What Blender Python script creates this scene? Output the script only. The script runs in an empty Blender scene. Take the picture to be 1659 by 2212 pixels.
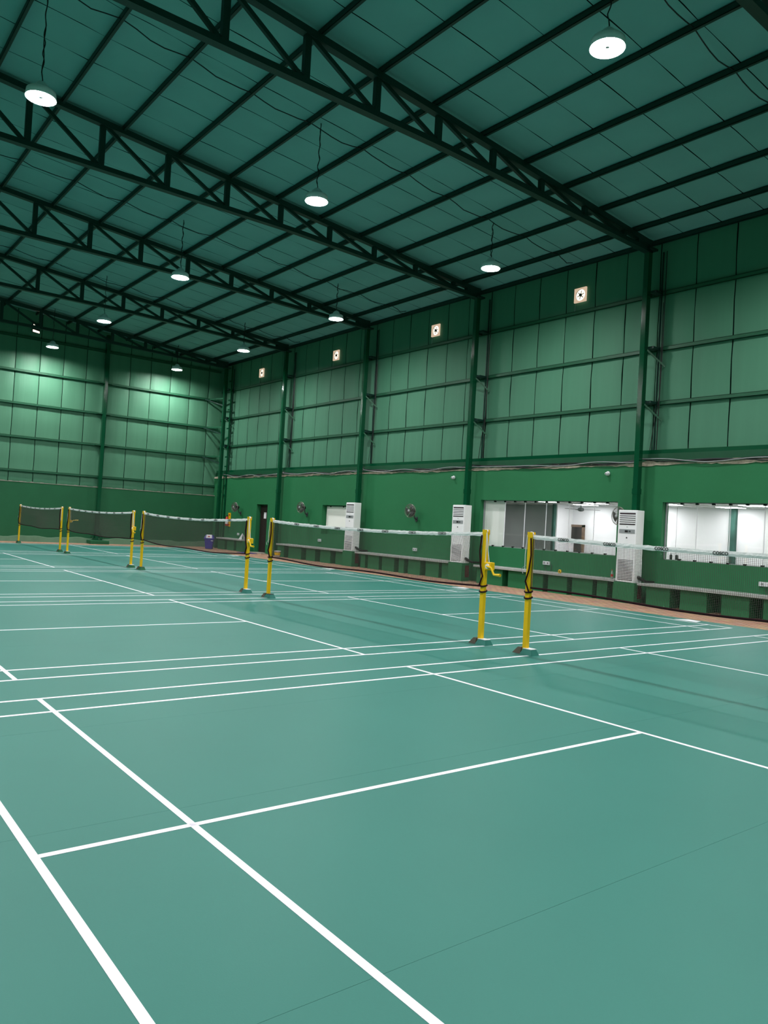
import bpy, math, random
from mathutils import Vector, Matrix
random.seed(7)
C = bpy.context.scene.collection
SC = bpy.context.scene

# ------------------------------------------------------------------ camera
FPX = 1667.4662
cam_d = bpy.data.cameras.new('camera')
cam_d.sensor_fit = 'HORIZONTAL'
cam_d.sensor_width = 36.0
cam_d.lens = FPX / 1659.0 * 36.0
cam_d.clip_end = 200
cam = bpy.data.objects.new('camera', cam_d)
R_ = Vector((0.6129806, 0.7880993, 0.0561622))
U_ = Vector((-0.0209572, -0.0548395, 0.9982752))
F_ = Vector((-0.7898199, 0.6131004, 0.0170992))
M = Matrix((( R_.x, U_.x, -F_.x, 6.7265), (R_.y, U_.y, -F_.y, -7.6545), (R_.z, U_.z, -F_.z, 1.5816), (0, 0, 0, 1)))
cam.matrix_world = M
C.objects.link(cam)
SC.camera = cam

# ------------------------------------------------------------------ world, exposure
w = bpy.data.worlds.new('world'); SC.world = w; w.use_nodes = True
w.node_tree.nodes['Background'].inputs[0].default_value = (0.55, 0.7, 0.9, 1)
w.node_tree.nodes['Background'].inputs[1].default_value = 0.3
SC.view_settings.view_transform = 'Standard'
SC.view_settings.look = 'None'
SC.view_settings.gamma = 1.0
SC.view_settings.use_curve_mapping = False
SC.view_settings.exposure = 0.0
LAMP = 610.0          # radiance of the high-bay lenses
ANNEX = 25.0          # radiance of the annex ceiling panels
SC.cycles.max_bounces = 7
SC.cycles.diffuse_bounces = 4
SC.cycles.transparent_max_bounces = 24

# ------------------------------------------------------------------ materials
def lin(c):
    f = lambda v: v / 12.92 if v <= 0.04045 else ((v + 0.055) / 1.055) ** 2.4
    return tuple(f(v / 255.0) for v in c)
MT = {}
def mat(name, rgb, rough=0.6, spec=0.5, metal=0.0, var=0.0, vscale=3.0, bump=0.0, bscale=40.0, stretch=None, coat=0.0):
    m = bpy.data.materials.new(name); m.use_nodes = True
    nt = m.node_tree; b = nt.nodes['Principled BSDF']
    col = lin(rgb)
    b.inputs['Base Color'].default_value = (*col, 1)
    b.inputs['Roughness'].default_value = rough
    b.inputs['Specular IOR Level'].default_value = spec
    b.inputs['Metallic'].default_value = metal
    b.inputs['Coat Weight'].default_value = coat
    if var or bump:
        tc = nt.nodes.new('ShaderNodeTexCoord'); mp = nt.nodes.new('ShaderNodeMapping')
        nt.links.new(tc.outputs['Object'], mp.inputs[0])
        if stretch: mp.inputs['Scale'].default_value = stretch
    if var:
        n = nt.nodes.new('ShaderNodeTexNoise'); n.inputs['Scale'].default_value = vscale; n.inputs['Detail'].default_value = 5
        nt.links.new(mp.outputs[0], n.inputs['Vector'])
        r = nt.nodes.new('ShaderNodeValToRGB')
        r.color_ramp.elements[0].position = 0.3; r.color_ramp.elements[1].position = 0.7
        r.color_ramp.elements[0].color = (*[max(0, c * (1 - var)) for c in col], 1)
        r.color_ramp.elements[1].color = (*[min(1, c * (1 + var)) for c in col], 1)
        nt.links.new(n.outputs[0], r.inputs[0]); nt.links.new(r.outputs[0], b.inputs['Base Color'])
    if bump:
        n2 = nt.nodes.new('ShaderNodeTexNoise'); n2.inputs['Scale'].default_value = bscale; n2.inputs['Detail'].default_value = 3
        nt.links.new(mp.outputs[0], n2.inputs['Vector'])
        bp = nt.nodes.new('ShaderNodeBump'); bp.inputs['Strength'].default_value = bump; bp.inputs['Distance'].default_value = 0.02
        nt.links.new(n2.outputs[0], bp.inputs['Height']); nt.links.new(bp.outputs[0], b.inputs['Normal'])
    MT[name] = m
    return m
def emit(name, rgb, s):
    m = bpy.data.materials.new(name); m.use_nodes = True
    nt = m.node_tree; nt.nodes.clear()
    e = nt.nodes.new('ShaderNodeEmission'); o = nt.nodes.new('ShaderNodeOutputMaterial')
    e.inputs[0].default_value = (*rgb, 1); e.inputs[1].default_value = s
    nt.links.new(e.outputs[0], o.inputs[0]); MT[name] = m
    return m
mat('mat_green', (56, 118, 109), 0.45, 0.17, var=0.035, vscale=0.7, bump=0.03, bscale=180)
mat('line_white', (240, 236, 244), 0.5, 0.3, var=0.02, vscale=4)
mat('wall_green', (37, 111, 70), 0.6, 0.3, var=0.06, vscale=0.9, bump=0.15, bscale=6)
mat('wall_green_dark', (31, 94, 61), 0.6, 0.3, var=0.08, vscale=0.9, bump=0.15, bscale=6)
mat('upstand_green', (8, 74, 46), 0.5, 0.4, var=0.1, vscale=3)
mat('skirting_green', (85, 117, 92), 0.6, 0.3, var=0.1, vscale=2)
mat('clad', (76, 128, 103), 0.62, 0.3, var=0.05, vscale=1.2, bump=0.10, bscale=3, stretch=(3, 3, 0.3))
mat('clad_end', (79, 131, 104), 0.5, 0.35, var=0.06, vscale=1.2, bump=0.25, bscale=5, stretch=(3, 3, 0.12))
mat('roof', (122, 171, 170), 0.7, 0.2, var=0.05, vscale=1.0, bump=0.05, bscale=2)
mat('backing', (8, 30, 26), 0.9, 0.1)
mat('steel_green', (4, 70, 43), 0.11, 0.75, bump=0.06, bscale=70)
mat('steel_truss', (10, 48, 40), 0.5, 0.4)
mat('girt', (29, 86, 60), 0.5, 0.4, var=0.08, vscale=3)
mat('yellow', (240, 190, 8), 0.38, 0.5, var=0.05, vscale=6)
mat('white', (232, 230, 236), 0.4, 0.4)
mat('ac_white', (246, 243, 248), 0.38, 0.4)
mat('ac_side', (250, 249, 252), 0.38, 0.4)
mat('ac_dark', (52, 36, 44), 0.6, 0.3)
mat('base_brown', (92, 84, 74), 0.7, 0.3)
mat('grey', (150, 152, 156), 0.4, 0.4)
mat('dark_grey', (60, 64, 66), 0.5, 0.4)
mat('black', (14, 13, 15), 0.5, 0.4)
mat('black_plastic', (24, 24, 26), 0.35, 0.5)
mat('net_black', (88, 82, 78), 0.8, 0.2)
mat('maroon', (44, 14, 22), 0.8, 0.2)
mat('tape_white', (222, 222, 224), 0.6, 0.3, bump=0.5, bscale=30)
mat('bench_top', (168, 170, 168), 0.7, 0.3, var=0.12, vscale=5, bump=0.2, bscale=30)
mat('concrete', (150, 146, 136), 0.85, 0.2, var=0.15, vscale=6, bump=0.4, bscale=25)
mat('plaster', (176, 162, 146), 0.9, 0.2, var=0.25, vscale=9, bump=0.5, bscale=30)
mat('brick_red', (84, 46, 40), 0.85, 0.2, var=0.3, vscale=7, bump=0.4, bscale=25)
mat('door_dark', (40, 30, 30), 0.5, 0.4, var=0.2, vscale=5, stretch=(1, 1, 0.2))
mat('room_white', (236, 236, 240), 0.7, 0.3)
mat('room_grey', (170, 172, 174), 0.7, 0.3, var=0.05, vscale=1.5)
mat('board_cream', (252, 251, 247), 0.55, 0.3)
mat('blue', (52, 38, 150), 0.35, 0.5)
mat('blue_mat', (40, 52, 130), 0.9, 0.1, bump=0.6, bscale=90)
mat('red', (190, 44, 36), 0.35, 0.5)
mat('bottle_clear', (150, 160, 150), 0.2, 0.5)
mat('cream', (224, 196, 160), 0.5, 0.4)
mat('fan_metal', (120, 116, 108), 0.35, 0.5, metal=0.4)
mat('peel_green', (52, 88, 80), 0.7, 0.3, var=0.5, vscale=6, stretch=(1, 1, 0.4))
mat('old_door', (58, 50, 52), 0.7, 0.3, var=0.5, vscale=5, stretch=(1, 1, 0.15))
mat('old_frame', (120, 100, 88), 0.8, 0.2, var=0.3, vscale=8)
emit('lamp_lens', (1.0, 0.985, 0.97), LAMP)
emit('panel_light', (1.0, 0.99, 0.98), ANNEX)
emit('store_fill', (1.0, 0.99, 0.98), ANNEX * 1.1)  # added fill light for the otherwise unlit store behind the glass
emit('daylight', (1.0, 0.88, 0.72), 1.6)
emit('glow_painted_plastic', (1.0, 0.74, 0.52), 0.62)  # emission paints a glow onto the exhaust fan frame and plate
# brick strip beside the courts
m = mat('brick_strip', (150, 100, 80), 0.9, 0.2)
nt = m.node_tree; b = nt.nodes['Principled BSDF']
tc = nt.nodes.new('ShaderNodeTexCoord'); br = nt.nodes.new('ShaderNodeTexBrick')
br.inputs['Scale'].default_value = 1.0; br.inputs['Brick Width'].default_value = 0.23; br.inputs['Row Height'].default_value = 0.11
br.inputs['Mortar Size'].default_value = 0.012
br.inputs['Color1'].default_value = (*lin((196, 146, 124)), 1); br.inputs['Color2'].default_value = (*lin((214, 176, 146)), 1)
br.inputs['Mortar'].default_value = (*lin((150, 122, 106)), 1)
n = nt.nodes.new('ShaderNodeTexNoise'); n.inputs['Scale'].default_value = 5; n.inputs['Detail'].default_value = 6
mx = nt.nodes.new('ShaderNodeMix'); mx.data_type = 'RGBA'; mx.blend_type = 'MULTIPLY'; mx.inputs[0].default_value = 0.6
nt.links.new(tc.outputs['Object'], br.inputs['Vector']); nt.links.new(tc.outputs['Object'], n.inputs['Vector'])
nt.links.new(br.outputs['Color'], mx.inputs[6]); nt.links.new(n.outputs['Color'], mx.inputs[7])
nt.links.new(mx.outputs[2], b.inputs['Base Color'])
# clear window glass: mostly see-through with a steady faint gloss
m = bpy.data.materials.new('glass'); m.use_nodes = True; nt = m.node_tree; nt.nodes.clear()
o = nt.nodes.new('ShaderNodeOutputMaterial'); mi = nt.nodes.new('ShaderNodeMixShader'); tr = nt.nodes.new('ShaderNodeBsdfTransparent')
gl = nt.nodes.new('ShaderNodeBsdfGlossy'); gl.inputs['Roughness'].default_value = 0.04
tr.inputs[0].default_value = (0.97, 0.98, 0.98, 1); mi.inputs[0].default_value = 0.07
nt.links.new(tr.outputs[0], mi.inputs[1]); nt.links.new(gl.outputs[0], mi.inputs[2]); nt.links.new(mi.outputs[0], o.inputs[0])
MT['glass'] = m

# ------------------------------------------------------------------ mesh helpers
class MB:
    def __init__(s): s.v = []; s.f = []
    def box(s, x0, x1, y0, y1, z0, z1):
        return s.hexa([(x0, y0, z0), (x1, y0, z0), (x1, y1, z0), (x0, y1, z0), (x0, y0, z1), (x1, y0, z1), (x1, y1, z1), (x0, y1, z1)])
    def hexa(s, p):
        i = len(s.v); s.v += [tuple(q) for q in p]
        s.f += [(i, i+3, i+2, i+1), (i+4, i+5, i+6, i+7), (i, i+1, i+5, i+4), (i+1, i+2, i+6, i+5), (i+2, i+3, i+7, i+6), (i+3, i, i+4, i+7)]
        return s
    def bar(s, a, b, w, h, up=(0, 0, 1)):
        a = Vector(a); b = Vector(b); d = (b - a).normalized(); up = Vector(up)
        sd = d.cross(up)
        if sd.length < 1e-4: sd = d.cross(Vector((1, 0, 0)))
        sd.normalize(); up = sd.cross(d)
        sd = sd * (w / 2); up = up * (h / 2)
        q = [a - sd - up, a + sd - up, b + sd - up, b - sd - up, a - sd + up, a + sd + up, b + sd + up, b - sd + up]
        return s.hexa(q)
    def tube(s, pts, r, n=6, cap=True, flat=1.0):
        pts = [Vector(p) for p in pts]; base = len(s.v); prev = None
        for k, p in enumerate(pts):
            d = (pts[min(k+1, len(pts)-1)] - pts[max(k-1, 0)])
            if d.length < 1e-9: d = Vector((0, 0, 1))
            d.normalize()
            ref = Vector((0, 0, 1)) if abs(d.z) < 0.9 else Vector((1, 0, 0))
            if prev is not None:
                ref = prev
            a = d.cross(ref)
            if a.length < 1e-5: a = d.cross(Vector((0.3, 1, 0.1)))
            a.normalize(); c = a.cross(d).normalized(); prev = c
            rr = r[k] if isinstance(r, (list, tuple)) else r
            for j in range(n):
                t = 2 * math.pi * j / n
                s.v.append(tuple(p + a * (rr * math.cos(t)) + c * (rr * flat * math.sin(t))))
        for k in range(len(pts) - 1):
            for j in range(n):
                q = base + k * n; j2 = (j + 1) % n
                s.f.append((q + j, q + j2, q + n + j2, q + n + j))
        if cap:
            s.f.append(tuple(base + j for j in reversed(range(n))))
            s.f.append(tuple(base + (len(pts) - 1) * n + j for j in range(n)))
        return s
    def lathe(s, prof, n=24, c=(0, 0, 0), axis='z', cap=True):
        base = len(s.v)
        for (r, z) in prof:
            for j in range(n):
                t = 2 * math.pi * j / n
                x, y = r * math.cos(t), r * math.sin(t)
                if axis == 'z': q = (x, y, z)
                elif axis == 'y': q = (x, z, y)
                else: q = (z, x, y)
                s.v.append((q[0] + c[0], q[1] + c[1], q[2] + c[2]))
        for k in range(len(prof) - 1):
            for j in range(n):
                j2 = (j + 1) % n; q = base + k * n
                s.f.append((q + j, q + j2, q + n + j2, q + n + j))
        if cap:
            s.f.append(tuple(base + j for j in range(n)))
            s.f.append(tuple(base + (len(prof) - 1) * n + j for j in range(n)))
        return s
    def mesh(s, name, m, smooth=False):
        me = bpy.data.meshes.new(name); me.from_pydata(s.v, [], s.f); me.update()
        import bmesh
        bm = bmesh.new(); bm.from_mesh(me); bmesh.ops.recalc_face_normals(bm, faces=bm.faces); bm.to_mesh(me); bm.free()
        me.materials.append(MT[m])
        if smooth:
            for p in me.polygons: p.use_smooth = True
        return me
    def build(s, name, m, parent=None, loc=None, smooth=False, bevel=0.0):
        return place(name, s.mesh(name, m, smooth), parent, loc, bevel=bevel)
def place(name, me, parent=None, loc=None, rot=None, bevel=0.0):
    o = bpy.data.objects.new(name, me); C.objects.link(o)
    if parent: o.parent = parent
    if loc: o.location = loc
    if rot: o.rotation_euler = rot
    if bevel:
        md = o.modifiers.new('bevel', 'BEVEL'); md.width = bevel; md.segments = 2; md.limit_method = 'ANGLE'
    return o
def tag(o, label, cat, group=None):
    o['label'] = label; o['category'] = cat
    if group: o['group'] = group
    return o
def struct(o): o['kind'] = 'structure'; return o
def thing(name, loc, label, cat, group=None, rz=0):
    o = bpy.data.objects.new(name, None); C.objects.link(o); o.location = loc; o.rotation_euler = (0, 0, rz)
    o.empty_display_size = 0.1
    return tag(o, label, cat, group)
def copy_tree(o, parent=None):
    c = o.copy(); C.objects.link(c); c.parent = parent
    for ch in list(o.children): copy_tree(ch, c)
    return c

# ------------------------------------------------------------------ key dimensions
X_END, X_NEAR = -29.55, 10.0      # end walls (cladding planes)
Y_W = 9.5                         # face of the masonry of the long wall
Y_C = 9.70                        # cladding of the long wall
Y_BACK = -12.0
COLX = [-28.45, -22.65, -16.72, -10.88, -4.76, 1.2, 7.2]
def zchord(y): return 9.17 + (9.3 - y) * 0.088
def zroof(y): return zchord(y) + 0.09
PURL = [8.62 - 1.335 * k for k in range(16)]

# ------------------------------------------------------------------ floor
fl = struct(MB().box(X_END - 0.3, X_NEAR + 0.3, Y_BACK - 0.3, Y_W + 0.3, -0.3, -0.01).build('floor', 'concrete'))
X0M, Y1M = -27.7, 7.2
bounds = [4.607 + 1.8 * k for k in range(-18, 4)]
bounds = [X0M] + [q for q in bounds if X0M + 0.3 < q < X_NEAR] + [X_NEAR]
for a, b2 in zip(bounds[:-1], bounds[1:]):
    MB().box(a + 0.0007, b2 - 0.0007, Y_BACK, Y1M, -0.0095, 0.0).build('mat_sheet', 'mat_green', fl)
MB().box(X_END, X_NEAR, Y1M + 0.002, Y_W + 0.1, -0.0098, -0.004).build('brick_strip', 'brick_strip', fl)
MB().box(X_END, X0M - 0.002, Y_BACK, Y1M + 0.002, -0.0098, -0.004).build('brick_strip', 'brick_strip', fl)
START = [0, -6.858, -13.612, -20.49, -27.36]
lm = {}
for s in START:
    def line(x0, x1, y0, y1):
        key = (round(x1 - x0, 3), round(y1 - y0, 3))
        if key not in lm:
            lm[key] = MB().box(-key[0] / 2, key[0] / 2, -key[1] / 2, key[1] / 2, 0, 0.0015).mesh('court_line', 'line_white')
        place('court_line', lm[key], fl, (s + (x0 + x1) / 2, (y0 + y1) / 2, 0.0002))
    for u in (0, 0.46, 5.60, 6.06): line(u, u + 0.04, -6.7, 6.7)
    for g in (-1, 1):
        a, b2 = sorted((g * 2.02, g * 6.66)); line(3.03, 3.07, a, b2)
        for v in (6.68, 5.92, 2.0): line(0.0, 6.10, g * v - 0.02, g * v + 0.02)
# white paper-like patches stuck beside the back lines
for i, (px, py, l) in enumerate(((-1.80, 6.93, 'flat white sheet stuck on the green mat near the glass windows'),
                                 (-8.50, 6.98, 'flat white sheet stuck on the green mat beside the second cooler'),
                                 (-15.05, 7.04, 'flat white sheet stuck on the green mat beside the whited-out window'),
                                 (-21.7, 6.9, 'flat white sheet stuck on the green mat near the bucket'))):
    bld = MB(); bld.v = [(-.22, -.16, 0), (.24, -.12, 0), (.2, .1, 0), (-.1, .16, 0), (-.22, -.16, .004), (.24, -.12, .004), (.2, .1, .004), (-.1, .16, .004)]
    bld.f = [(0, 3, 2, 1), (4, 5, 6, 7), (0, 1, 5, 4), (1, 2, 6, 5), (2, 3, 7, 6), (3, 0, 4, 7)]
    tag(bld.build('floor_sheet', 'line_white', None, (px, py, 0.0015)), l, 'sheet', 'white sheets along the mat edge')

# ------------------------------------------------------------------ roof
ce = MB()
ys = [Y_W + 0.35, Y_BACK - 0.3]
ce.hexa([(X_END - .3, ys[1], zroof(ys[1]) + .06), (X_NEAR + .3, ys[1], zroof(ys[1]) + .06), (X_NEAR + .3, ys[0], zroof(ys[0]) + .06), (X_END - .3, ys[0], zroof(ys[0]) + .06),
         (X_END - .3, ys[1], zroof(ys[1]) + .2), (X_NEAR + .3, ys[1], zroof(ys[1]) + .2), (X_NEAR + .3, ys[0], zroof(ys[0]) + .2), (X_END - .3, ys[0], zroof(ys[0]) + .2)])
ceil = struct(ce.build('ceiling', 'backing'))
yy = [Y_W + 0.2] + PURL + [Y_BACK]
rows = []
for a, b2 in zip(yy[:-1], yy[1:]):
    for t in (0, 0.33, 0.67):
        y = a + (b2 - a) * t; rows.append((y, zroof(y) + 0.012 * math.sin(math.pi * t)))
rows.append((yy[-1], zroof(yy[-1])))
sheets = []
for var in range(3):
    rs = MB(); rnd = random.Random(var)
    cols = [(-0.491, 0.0), (-0.2, 0.012), (0.2, 0.012), (0.491, 0.0)]
    for (y, z) in rows:
        jx = rnd.uniform(-.004, .004)
        for (x, dz) in cols: rs.v.append((x + jx, y, z + dz + rnd.uniform(-.004, .004)))
    nc = len(cols)
    for k in range(len(rows) - 1):
        for j in range(nc - 1):
            q = k * nc + j; rs.f.append((q, q + 1, q + nc + 1, q + nc))
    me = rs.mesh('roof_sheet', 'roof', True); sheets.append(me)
x = X_NEAR - 0.5; i = 0
while x > X_END - 0.4:
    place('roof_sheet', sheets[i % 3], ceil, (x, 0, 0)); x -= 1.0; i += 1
# purlins
for y in PURL + [9.56]:
    z = zchord(y) - 0.03
    pb = MB(); pb.box(X_END, X_NEAR, y - 0.03, y + 0.03, z, z + 0.01); pb.box(X_END, X_NEAR, y - 0.03, y - 0.024, z, z + 0.115); pb.box(X_END, X_NEAR, y - 0.03, y + 0.03, z + 0.105, z + 0.115)
    pb.build('purlin', 'steel_truss', ceil)

# ------------------------------------------------------------------ trusses
def make_truss():
    t = thing('roof_truss', (0, 0, 0), 'dark green welded steel truss with upright and slanting webs under the roof', 'truss', 'steel trusses carrying the roof')
    zb = lambda y: 8.95 + 0.22 * min(1, max(0, (9.3 - y) / 7.0))
    ye = Y_BACK
    pts = [9.3 - 0.4 * k for k in range(0, int((9.3 - ye) / 0.4) + 1)] + [ye]
    def chord(zf, h, w_):
        bld = MB(); P = [(y, zf(y)) for y in pts]
        for (y0, z0), (y1, z1) in zip(P[:-1], P[1:]):
            bld.hexa([(-w_/2, y0, z0 - h), (w_/2, y0, z0 - h), (w_/2, y1, z1 - h), (-w_/2, y1, z1 - h), (-w_/2, y0, z0), (w_/2, y0, z0), (w_/2, y1, z1), (-w_/2, y1, z1)])
        return bld
    chord(lambda y: zchord(y) + .03, 0.13, 0.15).build('top_chord', 'steel_truss', t)
    chord(lambda y: zb(y) + .05, 0.11, 0.16).build('bottom_chord', 'steel_truss', t)
    vy = [8.2 - 1.53 * k for k in range(0, 14)]
    prev = None
    for y in vy:
        if y < ye + .2: break
        MB().box(-.05, .05, y - .06, y + .06, zb(y), zchord(y) - .05).build('upright', 'steel_truss', t)
        if prev is not None:
            MB().bar((0, y + .06, zchord(y) - .08), (0, prev - .08, zb(prev) + .06), .08, .065, (1, 0, 0)).build('diagonal', 'steel_truss', t)
        prev = y
    MB().hexa([(-.07, 9.34, 8.9), (.07, 9.34, 8.9), (.07, 8.75, 8.99), (-.07, 8.75, 8.99), (-.07, 9.34, 9.22), (.07, 9.34, 9.22), (.07, 8.75, 9.2), (-.07, 8.75, 9.2)]).build('end_gusset', 'steel_truss', t)
    return t
tr0 = make_truss()
TRL = ('closest to the end wall, meeting the corner column', 'meeting the column between the dark door and whited-out window', 'meeting the column beside the whited-out window',
       'meeting the column at the end of the long glass window', 'meeting the column between the two glass windows', 'meeting the column past the last glass window', 'at the entrance end of the hall')
for k, x in enumerate(COLX):
    o = tr0 if k == 0 else copy_tree(tr0)
    o.location.x = x
    if k == 4: o.location.z = -.05
    o['label'] = 'dark green steel roof truss ' + TRL[k]

# ------------------------------------------------------------------ long wall on the window side
WIN = [(-19.44, -17.2, 1.10, 2.26), (-10.48, -5.45, 1.12, 2.54), (-4.15, 0.9, 1.12, 2.54)]
DOOR = (-24.92, -23.92, 0.0, 2.22)
Z_M = 3.5
wb = MB()
xs = X_END
holes = sorted([DOOR] + WIN)
for (a, b2, z0, z1) in holes:
    wb.box(xs, a, Y_W, Y_W + .27, -.05, Z_M)
    if z0 > 0: wb.box(a, b2, Y_W, Y_W + .27, -.05, z0)
    wb.box(a, b2, Y_W, Y_W + .27, z1, Z_M)
    xs = b2
wb.box(xs, X_NEAR, Y_W, Y_W + .27, -.05, Z_M)
wr = struct(wb.build('wall_right', 'wall_green'))
# backing behind the cladding
MB().box(X_END - .2, X_NEAR + .2, Y_C + .05, Y_C + .2, Z_M, 9.6).build('cladding_backing', 'backing', wr)
# cladding sheets: one per metre, pillowed between the girts
GZ = [3.56, 5.02, 6.40, 7.82, 9.45]
def sheet_mesh(zs, matn, w_=0.974, amp=0.022, n=3, seed=0):
    rnd = random.Random(seed); r = MB(); rows = []
    for a, b2 in zip(zs[:-1], zs[1:]):
        for t in range(n): rows.append((a + (b2 - a) * t / n, amp * math.sin(math.pi * t / n)))
    rows.append((zs[-1], 0))
    cols = [-w_/2, -w_/2 + .04, -.15, .18, w_/2 - .04, w_/2]; off = [.012, 0, -.004, .004, 0, .012]
    for (z, d) in rows:
        j = rnd.uniform(-.006, .006)
        for c, of in zip(cols, off): r.v.append((c + j, -d + of + rnd.uniform(-.004, .004), z))
    nc = len(cols)
    for k in range(len(rows) - 1):
        for q in range(nc - 1):
            i = k * nc + q; r.f.append((i, i + 1, i + nc + 1, i + nc))
    return r.mesh('cladding_sheet', matn, True)
SM = [sheet_mesh(GZ, 'clad', seed=k) for k in range(4)]
x = -2.66 + 12.5 * 1.0; k = 0
while x > X_END - .4:
    if x < X_NEAR + .4: place('cladding_sheet', SM[k % 4], wr, (x, Y_C, 0))
    x -= 1.0; k += 1
# girts
for z in (5.0, 6.38, 7.80):
    gb = MB(); gb.box(X_END, X_NEAR, Y_C - .075, Y_C - .03, z, z + .012); gb.box(X_END, X_NEAR, Y_C - .075, Y_C - .068, z, z + .10); gb.box(X_END, X_NEAR, Y_C - .075, Y_C - .03, z + .09, z + .10)
    gb.build('girt', 'girt', wr)
MB().box(X_END, X_NEAR, Y_C - .12, Y_C - .01, 3.74, 3.86).build('eaves_beam', 'steel_green', wr)
MB().box(X_END, X_NEAR, Y_W + .05, Y_W + .18, Z_M, 3.76).build('upstand', 'upstand_green', wr)
# ragged plaster ledge on top of the masonry
pl = MB(); rnd = random.Random(3); n = 300
prof = [(X_END + (X_NEAR - X_END) * k / n) for k in range(n + 1)]
hh = [rnd.uniform(.0, .055) + .02 * math.sin(k * .31) for k in range(n + 1)]
for k in range(n):
    a, b2 = prof[k], prof[k + 1]; y0 = Y_W - .02
    pl.hexa([(a, y0, Z_M - .02 - hh[k] * .6), (b2, y0, Z_M - .02 - hh[k+1] * .6), (b2, Y_W + .1, Z_M - .02), (a, Y_W + .1, Z_M - .02),
             (a, y0 + .01, Z_M + .012 + hh[k]), (b2, y0 + .01, Z_M + .012 + hh[k+1]), (b2, Y_W + .1, Z_M + .01 + hh[k+1]), (a, Y_W + .1, Z_M + .01 + hh[k])])
pl.build('plaster_ledge', 'plaster', wr)

# ------------------------------------------------------------------ far end wall
Z_E = 2.58
ew = MB(); ew.box(X_END - .25, X_END + .15, Y_BACK - .3, Y_W + .3, -.05, Z_E)
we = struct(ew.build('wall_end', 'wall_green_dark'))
sk = MB(); n = 120
for k in range(n):
    a = Y_BACK + (Y_W - Y_BACK) * k / n; b2 = Y_BACK + (Y_W - Y_BACK) * (k + 1) / n
    h0 = .24 + .025 * math.sin(k * .55) + .015 * math.sin(k * 1.3); h1 = .24 + .025 * math.sin((k+1) * .55) + .015 * math.sin((k+1) * 1.3)
    X = X_END + .15
    sk.hexa([(X, a, 0), (X + .10, a, -.01), (X + .10, b2, -.01), (X, b2, 0), (X, a, h0), (X + .03, a, h0 - .02), (X + .03, b2, h1 - .02), (X, b2, h1)])
sk.build('skirting', 'skirting_green', we)
MB().box(X_END - .25, X_END - .06, Y_BACK, Y_W + .3, Z_E, 11.6).build('cladding_backing', 'backing', we)
EZ = [2.55, 3.02, 4.50, 5.96, 7.38, 8.85, 9.5]
EM = [sheet_mesh(EZ + [10.1 + .25 * k], 'clad_end', seed=20 + k, amp=.03) for k in range(6)]
y = 2.89 + 0.5 + 6.0
while y > Y_BACK:
    top = max(0, min(5, int((9.3 - y) / 3.5)))
    place('cladding_sheet', EM[top], we, (X_END, y, 0), (0, 0, math.pi / 2)); y -= 1.0
for z in (3.02, 4.48, 5.93, 7.35, 8.82):
    gb = MB(); X = X_END + .08
    gb.box(X - .06, X + .02, Y_BACK, Y_W, z, z + .012); gb.box(X + .012, X + .02, Y_BACK, Y_W, z, z + .10); gb.box(X - .06, X + .02, Y_BACK, Y_W, z + .09, z + .10)
    gb.build('girt', 'girt', we)
lp = MB(); rnd = random.Random(11)
for k in range(150):
    a = Y_BACK + (Y_W - Y_BACK) * k / 150; b2 = Y_BACK + (Y_W - Y_BACK) * (k + 1) / 150; h = rnd.uniform(.008, .035)
    lp.box(X_END + .1, X_END + .16, a, b2, Z_E - .01, Z_E + h)
lp.build('plaster_ledge', 'concrete', we)
# unseen sides that close the hall
struct(MB().box(X_NEAR, X_NEAR + .2, Y_BACK - .3, Y_W + .3, -.05, 11.6).build('wall_near', 'clad'))
struct(MB().box(X_END - .3, X_NEAR + .3, Y_BACK - .3, Y_BACK, -.05, 11.6).build('wall_left', 'clad'))

# ------------------------------------------------------------------ columns
def column(x, label):
    t = thing('steel_column', (x, 9.25, 0), label, 'column', 'steel columns along the window wall')
    f = MB(); f.box(-.07, .07, -.05, .11, -.01, 8.95)
    f.build('front_post', 'steel_green', t, bevel=.008)
    MB().box(.20, .235, .34, .375, 3.5, 8.9).build('rear_post', 'steel_truss', t)
    for z in (5.0, 6.38, 7.8):
        MB().box(.06, .235, .09, .36, z + .02, z + .08).build('rung', 'steel_truss', t)
        MB().box(-.10, -.06, .06, .36, z, z + .14).build('cleat', 'steel_truss', t)
    for z in (5.0, 6.38):
        MB().bar((.06, .08, z), (.40, .37, z - .42), .03, .04).build('knee_brace', 'girt', t)
    MB().box(-.078, .078, -.058, .118, 2.72, 2.86).build('splice_plate', 'steel_green', t)
    MB().box(-.16, .16, -.1, .2, 8.9, 8.95).build('cap_plate', 'steel_truss', t)
    return t
for x, l in zip(COLX, ('green steel column with ladder rungs in the corner by the fire extinguisher',
                       'glossy green steel column between the dark door and the whited-out window',
                       'glossy green steel column behind the cooler beside the whited-out window',
                       'glossy green steel column behind the cooler at the end of the glass window',
                       'glossy green steel column behind the cooler standing between the two glass windows',
                       'green steel column past the end of the last glass window', 'green steel column at the entrance end of the hall')):
    t = column(x, l)
    if x == COLX[0]:
        MB().box(.30, .36, .17, .23, 0, 9.0).build('ladder_post', 'steel_green', t)
        for z in (4.48, 5.93, 7.35):
            MB().bar((-.02, -.03, z - .3), (X_END + .12 - x, -.55, z + .02), .04, .05).build('corner_brace', 'steel_truss', t)
            MB().bar((-.02, -.02, z + .05), (X_END + .12 - x, -.3, z + .05), .05, .07).build('corner_brace', 'girt', t)
        for k in range(13): MB().box(.08, .32, .18, .24, 2.6 + .47 * k, 2.66 + .47 * k).build('ladder_rung', 'steel_green', t)
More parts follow.
